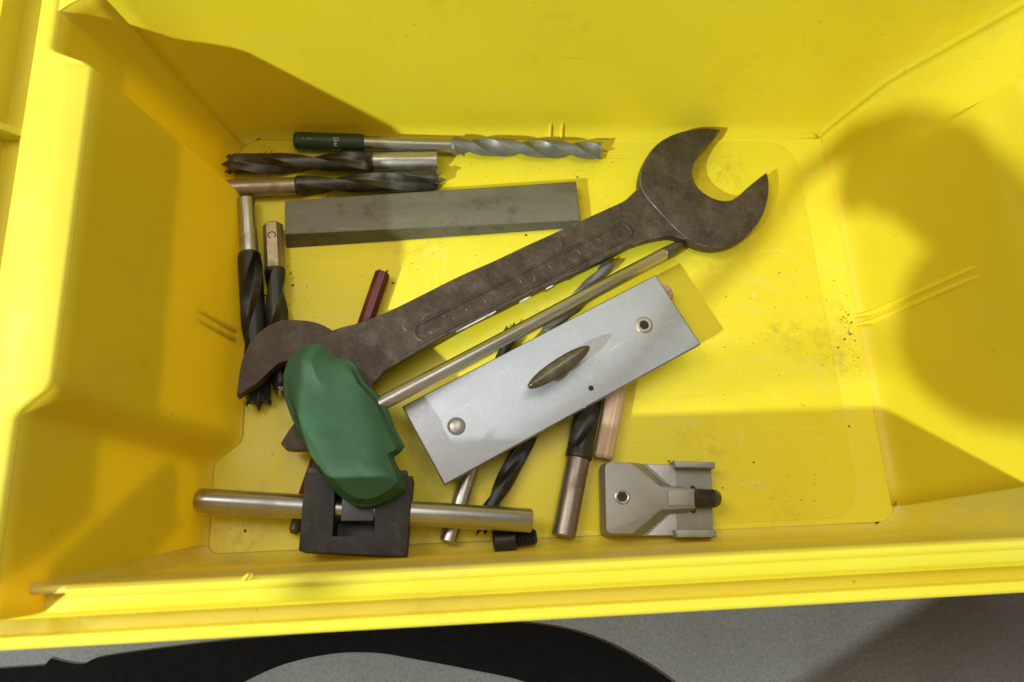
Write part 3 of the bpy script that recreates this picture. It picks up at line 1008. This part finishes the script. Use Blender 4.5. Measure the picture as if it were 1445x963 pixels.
b0, b1, s0, s1, n0, n1 = [on_plate(p) for p in G['plate_bits']]
r1 = disc_z("rivet", b0, [(0, .75), (2.2, .6), (3.3, .2), (3.4, .02)], SHANK, plate)
disc_z("washer", b0, [(3.5, .02), (3.5, .3), (4.5, .3), (4.8, .05)], STEEL_BAR, plate)
r2 = disc_z("eyelet", b1, [(2.5, -1.2), (2.6, .5), (3.4, .7), (4.4, .5), (4.9, .03)], COPPER_RING, plate)
disc_z("eyelet_hole", b1, [(0, .06), (2.7, .06), (2.7, .02)], HOLE, plate)
disc_z("small_hole", s0, [(0, .05), (1.5, .05), (1.6, .01)], HOLE, plate, 7)
disc_z("small_hole", s1, [(0, .05), (.9, .05), (.95, .01)], SHANK_BROWN, plate, 9)
# the wing screw: a thin blade thicker at its middle, on a narrow hub
nc = ((n0[0] + n1[0]) / 2, (n0[1] + n1[1]) / 2)
q0, q1 = [on_plate(p) for p in G['nut']]
qc = ((q0[0] + q1[0]) / 2, (q0[1] + q1[1]) / 2)
qa = math.atan2(q1[1] - q0[1], q1[0] - q0[0])
ql = math.hypot(q1[0] - q0[0], q1[1] - q0[1]) / 2
rows = []
N = 36
for z, kl, kw in ((1.8, .16, .55), (3.5, .20, .62), (5.2, .40, .70), (7.0, .72, .80), (9.0, .93, .92), (11.0, 1.0, 1.0), (12.6, .985, .85), (13.8, .94, .52), (14.4, .86, .16)):
    ring = []
    for i in range(N):
        a = 2 * math.pi * i / N
        ca, sa = math.cos(a), math.sin(a)
        X = ql * kl * (abs(ca) ** .92) * (1 if ca > 0 else -1)
        Y = 4.5 * kw * (abs(sa) ** 1.02) * (1 if sa > 0 else -1)
        ring.append((qc[0] + X * math.cos(qa) - Y * math.sin(qa), qc[1] + X * math.sin(qa) + Y * math.cos(qa), z))
    rows.append(ring)
vs = [p for r in rows for p in r]
fs = [(i * N + k, i * N + (k + 1) % N, (i + 1) * N + (k + 1) % N, (i + 1) * N + k) for i in range(len(rows) - 1) for k in range(N)]
fs += [tuple(range(N)), tuple(range((len(rows) - 1) * N, len(rows) * N))]
ws = mesh_obj("wing_screw", vs, fs, BRASSY, plate, 60)
disc_z("hub", qc, [(0, 3.2), (3.6, 3.2), (4.6, 2.4), (4.8, .03)], BRASSY, ws)

# ------------------------------------------------------------------ black block on a steel rod
bk = G['block']
bc_ = (sum(p[0] for p in bk) / 4, sum(p[1] for p in bk) / 4)
blk = thing("black_slide_block", "black metal block with a square window, threaded on a bright steel rod", "slide block", (bc_[0], bc_[1], 9))
lp = lambda P: [(x - bc_[0], y - bc_[1]) for x, y in P]
B4, W4 = lp(bk), lp(G['window'])
bm = bmesh.new()
zt, zb = 19.0, 0.2
ot = [bm.verts.new((*p, zt)) for p in B4]
ob = [bm.verts.new((*p, zb)) for p in B4]
it = [bm.verts.new((*p, zt)) for p in W4]
ib = [bm.verts.new((*p, zb)) for p in W4]
for i in range(4):
    j = (i + 1) % 4
    bm.faces.new((ot[i], ot[j], it[j], it[i]))
    bm.faces.new((ob[j], ob[i], ib[i], ib[j]))
    bm.faces.new((ot[j], ot[i], ob[i], ob[j]))
    bm.faces.new((it[i], it[j], ib[j], ib[i]))
bmesh.ops.recalc_face_normals(bm, faces=bm.faces)
eds = [e for e in bm.edges if (e.verts[0] in ot and e.verts[1] in ot) or (e.verts[0] in it and e.verts[1] in it) or (e.verts[0] in ot and e.verts[1] in ob) or (e.verts[0] in ob and e.verts[1] in ot)]
bmesh.ops.bevel(bm, geom=eds, offset=.6, segments=2, affect='EDGES', profile=.6)
bm_obj("block", bm, BLACK_BLOCK, blk, recalc=False)
s4 = lp(G['slider'])
prism("slider", s4, 1.0, 14.5, SLIDER, blk, .5)
prism("window_floor", W4, .6, 2.0, BLACK_OX, blk)
# rear clamp wings that stick up behind the block
for (x0, x1) in ((-24, -17), (18, 25)):
    box("rear_lug", (x0, B4[0][1] - 1.5 if x0 < 0 else B4[1][1] - 1.5, 4), (x1, (B4[0][1] if x0 < 0 else B4[1][1]) + 3.5, 17), BLACK_OX, blk, .8)
p0, p1 = G['rod']
v0, v1 = Vector(p0) - Vector((*bc_, 9)), Vector(p1) - Vector((*bc_, 9))
L = (v1 - v0).length
rod = lathe("rod", [(0, 0), (.0, 3.6), (.6, 5.0), (2.2, 5.9), (5.2, 6.1), (5.4, 5.8), (6.2, 5.8), (6.4, 6.1), (L - 1.2, 6.1), (L - .3, 5.6), (L, 5.0), (L, 0)], BRIGHT, blk, 40)
rod.rotation_mode = 'QUATERNION'
rod.rotation_quaternion = axis_rot(v0, v1)
rod.location = v0 * S

# ------------------------------------------------------------------ grey cast bracket with a bolt
br = G['bracket_rect']
c_ = (sum(p[0] for p in br) / 4, sum(p[1] for p in br) / 4)
brk = thing("cast_bracket", "small grey cast metal bracket with a black bolt in its channel", "bracket", (c_[0], c_[1], 0))
lb = lambda P: [(x - c_[0], y - c_[1]) for x, y in P]
R4 = lb(br)


def lerp2(a, b, t_):
    return (a[0] + (b[0] - a[0]) * t_, a[1] + (b[1] - a[1]) * t_)


def on_br(u, v):
    """u along the bracket 0..1, v from its rear edge 0..1"""
    return lerp2(lerp2(R4[0], R4[1], u), lerp2(R4[3], R4[2], u), v)


def br_poly(uv):
    return [on_br(u, v) for u, v in uv]


base = [(.02, .0), (.97, .0), (.97, 1.0), (.02, 1.0)]
prism("base", br_poly([(.005, .08), (.02, .025), (.06, 0), (.98, 0.02), (.99, .98), (.06, 1), (.02, .975), (.005, .92)]), .2, 7.5, ALU, brk, .5)
prism("machined_pad", br_poly([(.40, .02), (.66, .02), (.66, .34), (.63, .33)]), 7.4, 8.0, ALU_CUT, brk, .2)
prism("machined_pad", br_poly([(.40, .985), (.66, .985), (.66, .66), (.63, .67)]), 7.4, 8.0, ALU_CUT, brk, .2)
top = [(.02, .09), (.035, .04), (.07, .02), (.24, .02), (.50, .345), (.80, .37), (.80, .63), (.50, .66), (.24, .98), (.07, .98), (.035, .96), (.02, .91)]
low = [(.0, .08), (.015, .02), (.06, -.005), (.39, .005), (.60, .28), (.83, .345), (.83, .655), (.60, .72), (.39, .995), (.06, 1.005), (.015, .98), (.0, .92)]
prism("raised_web", br_poly(top), 6.0, 13.6, ALU, brk, .5, 2, bot=br_poly(low), sharp=25)
prism("channel_step", br_poly([(.56, .39), (.79, .40), (.79, .60), (.56, .61)]), 12, 14.6, ALU, brk, .3)
for v in ((-.02, .075), (.925, 1.02)):
    prism("flange", br_poly([(.62, v[0]), (.965, v[0] + (.01 if v[0] < .5 else 0)), (.985, v[0] + .02), (.985, v[1]), (.64, v[1])]), 3, 13.5, ALU, brk, .5)
h = on_br(.165, .49)
disc_z("socket_rim", h, [(2.6, 12.9), (2.7, 14.1), (3.3, 14.3), (4.0, 14.0), (4.1, 13.5)], SHANK, brk)
disc_z("socket_hole", h, [(0, 13.7), (2.75, 13.7), (2.75, 13.5)], HOLE, brk, 6)
a0, a1 = on_br(.80, .49), on_br(1.035, .50)
v0, v1 = Vector((*a0, 12.5)), Vector((*a1, 12.5))
L = (v1 - v0).length
prof = [(0, 0), (0, 4.4)]
x = .4
while x < L * .66:
    prof += [(x, 4.9), (x + .7, 4.3)]
    x += 1.25
prof += [(L * .68, 4.8), (L * .82, 4.5), (L * .93, 3.4), (L * .985, 1.8), (L, 0)]
bo = lathe("bolt", prof, TIP_DARK, brk, 26, 50)
bo.rotation_mode = 'QUATERNION'
bo.rotation_quaternion = axis_rot(v0, v1)
bo.location = v0 * S
for s_ in (-.17, .17):
    h = on_br(.81, .495 + s_ * .9)
    disc_z("relief_hole", h, [(0, 7.7), (1.5, 7.7), (1.55, 7.0)], HOLE, brk, 12)

# ------------------------------------------------------------------ black cap screw under the rod
p0, p1 = G['screw']
L = (Vector(p1) - Vector(p0)).length
cs = thing("cap_screw", "black socket cap screw lying under the rod's free end", "screw", p0, axis_rot(p0, p1))
lathe("head", [(4.5, 0), (4.5, 3.0), (.2, 3.0), (0, 3.4), (0, 5.4), (.6, 6.0), (11, 6.0), (11.4, 5.6), (11.4, 3.6)], BLACK_OX, cs, 30)
prof = [(11.2, 3.6)]
x = 11.6
while x < L - 1.0:
    prof += [(x, 4.1), (x + .45, 4.4), (x + .9, 3.5)]
    x += 1.3
prof += [(L - .4, 3.6), (L, 2.6), (L, 0)]
lathe("thread", prof, BLACK_OX, cs, 26, 50)

# ------------------------------------------------------------------ green-handled screwdriver
p0, p1 = G['shaft']
hb = (-120.0, 66.0, 22.0)
sd = thing("screwdriver", "screwdriver with chunky green plastic handle and long steel shaft", "screwdriver", hb)
v0, v1 = Vector(p0) - Vector(hb), Vector(p1) - Vector(hb)
L = (v1 - v0).length
for nm, prof, m in (("shaft", [(0, 0), (0, 3.9), (L - 17, 3.9), (L - 16, 3.5)], BRIGHT),
                    ("tip", [(L - 16.2, 3.4), (L - 15.8, 3.85), (L - 8, 3.4), (L - 3, 2.4), (L - .4, 1.0), (L, 0)], TIP_DARK)):
    o = lathe(nm, prof, m, sd, 26)
    o.rotation_mode = 'QUATERNION'
    o.rotation_quaternion = axis_rot(v0, v1)
    o.location = v0 * S
H = [Vector((x - hb[0], y - hb[1])) for x, y in G['handle']]
A = [Vector((x - hb[0], y - hb[1])) for x, y in G['handle_axis']]


def near_axis(p):
    best = None
    for a, b in zip(A, A[1:]):
        ab = b - a
        t_ = max(0, min(1, (p - a).dot(ab) / ab.dot(ab)))
        q = a + ab * t_
        if best is None or (p - q).length < (p - best).length:
            best = q
    return best


# resample the outline smoothly
def resample(P, n):
    out = []
    seg = [(P[i], P[(i + 1) % len(P)]) for i in range(len(P))]
    tot = sum((b - a).length for a, b in seg)
    for k in range(n):
        t_ = tot * k / n
        for a, b in seg:
            l = (b - a).length
            if t_ <= l:
                out.append(a.lerp(b, t_ / l))
                break
            t_ -= l
    return out


H = resample(H, 96)
rows = []


def handle_top(p):
    """the upper side is cut into broad facets that run softly into each other"""
    x, y = p.x, p.y
    planes = (18.5 - .25 * y,                                 # main flat, rising to the front
              24.5 + .60 * x - .02 * y,                       # long facet on the side towards the wall
              46.5 + .72 * y,                                 # facet at the front end
              25.0 - .42 * y,                                 # facet at the rear end
              27.0 - .50 * x - .34 * y)                       # facet towards the plate
    k = 1.4
    return -math.log(sum(math.exp(-k * v) for v in planes)) / k


for z, k in ((1, .62), (2, .36), (3.5, .16), (5.5, .05), (7.5, .0), (9, .008), (99, .035), (99, .07), (99, .12), (99, .2), (99, .3), (99, .42), (99, .55), (99, .7), (99, .85), (99, 1.0)):
    ring = []
    for p in H:
        q = near_axis(p)
        pp = p.lerp(q, k)
        ring.append((pp.x, pp.y, z if z < 50 else max(9.6 + 6 * k, handle_top(pp) - 26 * max(0.0, .2 - k) ** 1.5 * 5)))
    rows.append(ring)
N = len(H)
vs = [p for r in rows for p in r]
fs = [(i * N + k, i * N + (k + 1) % N, (i + 1) * N + (k + 1) % N, (i + 1) * N + k) for i in range(len(rows) - 1) for k in range(N)]
fs += [tuple(range(N))]
from mathutils import noise as mnoise
vs = [Vector(v) + Vector((mnoise.noise(Vector(v) * .12), mnoise.noise(Vector(v) * .12 + Vector((9, 0, 0))), mnoise.noise(Vector(v) * .16 + Vector((0, 7, 0))))) * .35 for v in vs]
hm = mesh_obj("handle", vs, fs, GREEN, sd, 60)
bm = bmesh.new()
bm.from_mesh(hm.data)
bmesh.ops.remove_doubles(bm, verts=bm.verts, dist=.0004)
bmesh.ops.recalc_face_normals(bm, faces=bm.faces)
bm.to_mesh(hm.data)
bm.free()
hm.data.shade_smooth()
hm.data.set_sharp_from_angle(angle=math.radians(32))

# ------------------------------------------------------------------ dirt crumbs on the bin floor, black strip on the ground
rng = random.Random(11)
vs, fs = [], []
spots = [(172, 118, 10, 22), (176, 112, 6, 30), (-176, 12, 10, 10), (185, 118, 26, 26), (-180, 30, 16, 30), (-150, 150, 22, 25), (120, 100, 60, 45), (-60, 170, 60, 25), (60, 30, 90, 18), (-168, 236, 14, 8), (20, 225, 90, 12)]
for i in range(620):
    cxx, cyy, sx, sy = rng.choice(spots)
    x, y = rng.gauss(cxx, sx * .5), rng.gauss(cyy, sy * .5)
    if not (-170 < x < 177 and 8 < y < 243):
        continue
    r = rng.uniform(.12, .42) if rng.random() < .95 else rng.uniform(.5, 1.0)
    z = .28
    i0 = len(vs)
    a0 = rng.uniform(0, 6)
    for k in range(5):
        a = a0 + k * 1.2566
        q = r * rng.uniform(.6, 1.3)
        vs.append((x + q * math.cos(a), y + q * .8 * math.sin(a), z))
    vs.append((x, y, z + r * .8))
    for k in range(5):
        fs.append((i0 + k, i0 + (k + 1) % 5, i0 + 5))
tag(mesh_obj("dirt_crumbs", vs, fs, CRUMB, None, smooth=False), "scattered brown dirt crumbs on the yellow bin floor", "dirt", kind="stuff")

vs, fs = [], []
for i in range(420):
    x, y = rng.uniform(-330, 330), rng.uniform(-110, -30)
    r = rng.uniform(.12, .45)
    i0 = len(vs)
    for k in range(4):
        a = k * 1.5708 + rng.uniform(-.4, .4)
        vs.append((x + r * math.cos(a), y + r * math.sin(a), -4.0))
    vs.append((x, y, -4 + r * .8))
    fs += [(i0 + k, i0 + (k + 1) % 4, i0 + 4) for k in range(4)]
tag(mesh_obj("grit", vs, fs, STEEL_BAR, None, smooth=False), "fine loose grit on the grey floor in front of the bin", "grit", kind="stuff")

so = G['strip_out'] + G['strip_in']
sx = sum(p[0] for p in so) / len(so)
sy = sum(p[1] for p in so) / len(so)
st = prism("black_strip", smooth_outline([(x - sx, y - sy) for x, y in so], 30), 0.1, 1.3, MATT_BLACK, None, .3)  # thin near-black curved shape laid flat on the ground
st.location = Vector((sx, sy, -4)) * S
tag(st, "black curved flat strip lying on the grey floor in front of the bin", "strip")

# ------------------------------------------------------------------ the photographer's arm and camera strap, outside the picture, whose shadow falls on the far side wall
t = NT("skin")
SKIN = t.set(t.mix(t.noise(60, 4), (0.42, 0.25, 0.18), (0.50, 0.31, 0.23)), 0.5, 0.0)
t = NT("grey_sleeve_cloth")
SLEEVE_CLOTH = t.set(t.mix(t.noise(400, 4), (0.08, 0.085, 0.095), (0.12, 0.125, 0.135)), 0.9, 0.0)
t = NT("black_webbing")
WEBBING = t.set(t.mix(t.noise(600, 3), (0.015, 0.015, 0.016), (0.03, 0.03, 0.032)), 0.8, 0.0)
pb = Vector((-130, -260, -4))
person = thing("person", "person in grey clothes bending over the bin with one arm held out", "person", pb)
chain = [((-150, -225, 20), 40), ((-140, -262, 60), 42), ((-110, -275, 260), 56), ((-30, -320, 480), 66), ((40, -480, 640), 85), ((90, -640, 780), 130),
         ((40, -600, 960), 150), ((-60, -500, 1120), 120), ((-150, -400, 960), 58), ((-262, -305, 650), 46), ((-206, -165, 402), 27), ((-200, -132, 384), 28), ((-197, -108, 370), 33)]
V, E, RAD = [], [], []
for p_, r_ in chain:
    V.append(Vector(p_) - pb)
    RAD.append(r_)
    if len(V) > 1:
        E.append((len(V) - 2, len(V) - 1))
for p_, r_, at_ in (((-95, -440, 1230), 62, 7), ((-120, -390, 1330), 92, -1), ((-128, -370, 1420), 80, -1), ((200, -620, 640), 90, 5), ((240, -560, 420), 66, -1), ((260, -620, 200), 55, -1), ((265, -640, 40), 42, -1), ((260, -560, 20), 40, -1)):
    V.append(Vector(p_) - pb)
    RAD.append(r_)
    E.append((at_ if at_ >= 0 else len(V) - 2, len(V) - 1))
palm = 12
for dx, dz, ln in ((-30, 8, .92), (-11, 12, 1.05), (9, 11, 1.0), (27, 6, .82)):
    prev = palm
    for (ddx, dy, ddz, rr) in ((dx * .8, 22, dz, 11), (dx, 38 * ln, dz - 8, 10), (dx, 46 * ln, dz - 28, 9.5), (dx * .95, 30 * ln, dz - 42, 9), (dx * .95, 16, dz - 44, 8.5)):
        V.append(Vector((-197 + ddx, -108 + dy, 368 + ddz)) - pb)
        RAD.append(rr)
        E.append((prev, len(V) - 1))
        prev = len(V) - 1
prev = palm
for q_, rr in (((-160, -112, 356), 12), ((-150, -90, 340), 11), ((-160, -70, 330), 10), ((-172, -62, 326), 9)):
    V.append(Vector(q_) - pb)
    RAD.append(rr)
    E.append((prev, len(V) - 1))
    prev = len(V) - 1
me = bpy.data.meshes.new("body")
me.from_pydata([v * S for v in V], E, [])
hand = finish("body", me, SKIN, person, smooth=False)
hand.modifiers.new("skin", 'SKIN')
for sv, rr in zip(me.skin_vertices[0].data, RAD):
    sv.radius = (rr * S, rr * S)
me.skin_vertices[0].data[5].use_root = True
hand.modifiers.new("smooth", 'SUBSURF').render_levels = 2
tube("sleeve", [Vector(q_) - pb for q_ in ((-150, -400, 962), (-262, -305, 652), (-232, -230, 520), (-212, -182, 425), (-208, -160, 374), (-207, -153, 366))], [62, 50, 42, 38, 37, 35], SLEEVE_CLOTH, person, 24)
tube("trouser_leg", [Vector(q_) - pb for q_ in ((-141, -263, 66), (-112, -276, 262), (-30, -322, 484), (40, -482, 645))], [58, 66, 78, 98], SLEEVE_CLOTH, person, 24)
stp = [(-196, -66, 352), (-190, -42, 348), (-197, -36, 322), (-224, -54, 308), (-250, -88, 310), (-287, -117, 317), (-341, -166, 341), (-420, -218, 386), (-493, -270, 432), (-512, -284, 470), (-470, -380, 640), (-380, -470, 800)]
stb = Vector((-250, -88, 308))
strap = thing("camera_strap", "thin black camera strap looping down from the hand over the bin's corner", "strap", stb)
tube("webbing", [Vector(q_) - stb for q_ in stp], 5.0, WEBBING, strap, 10, .5)
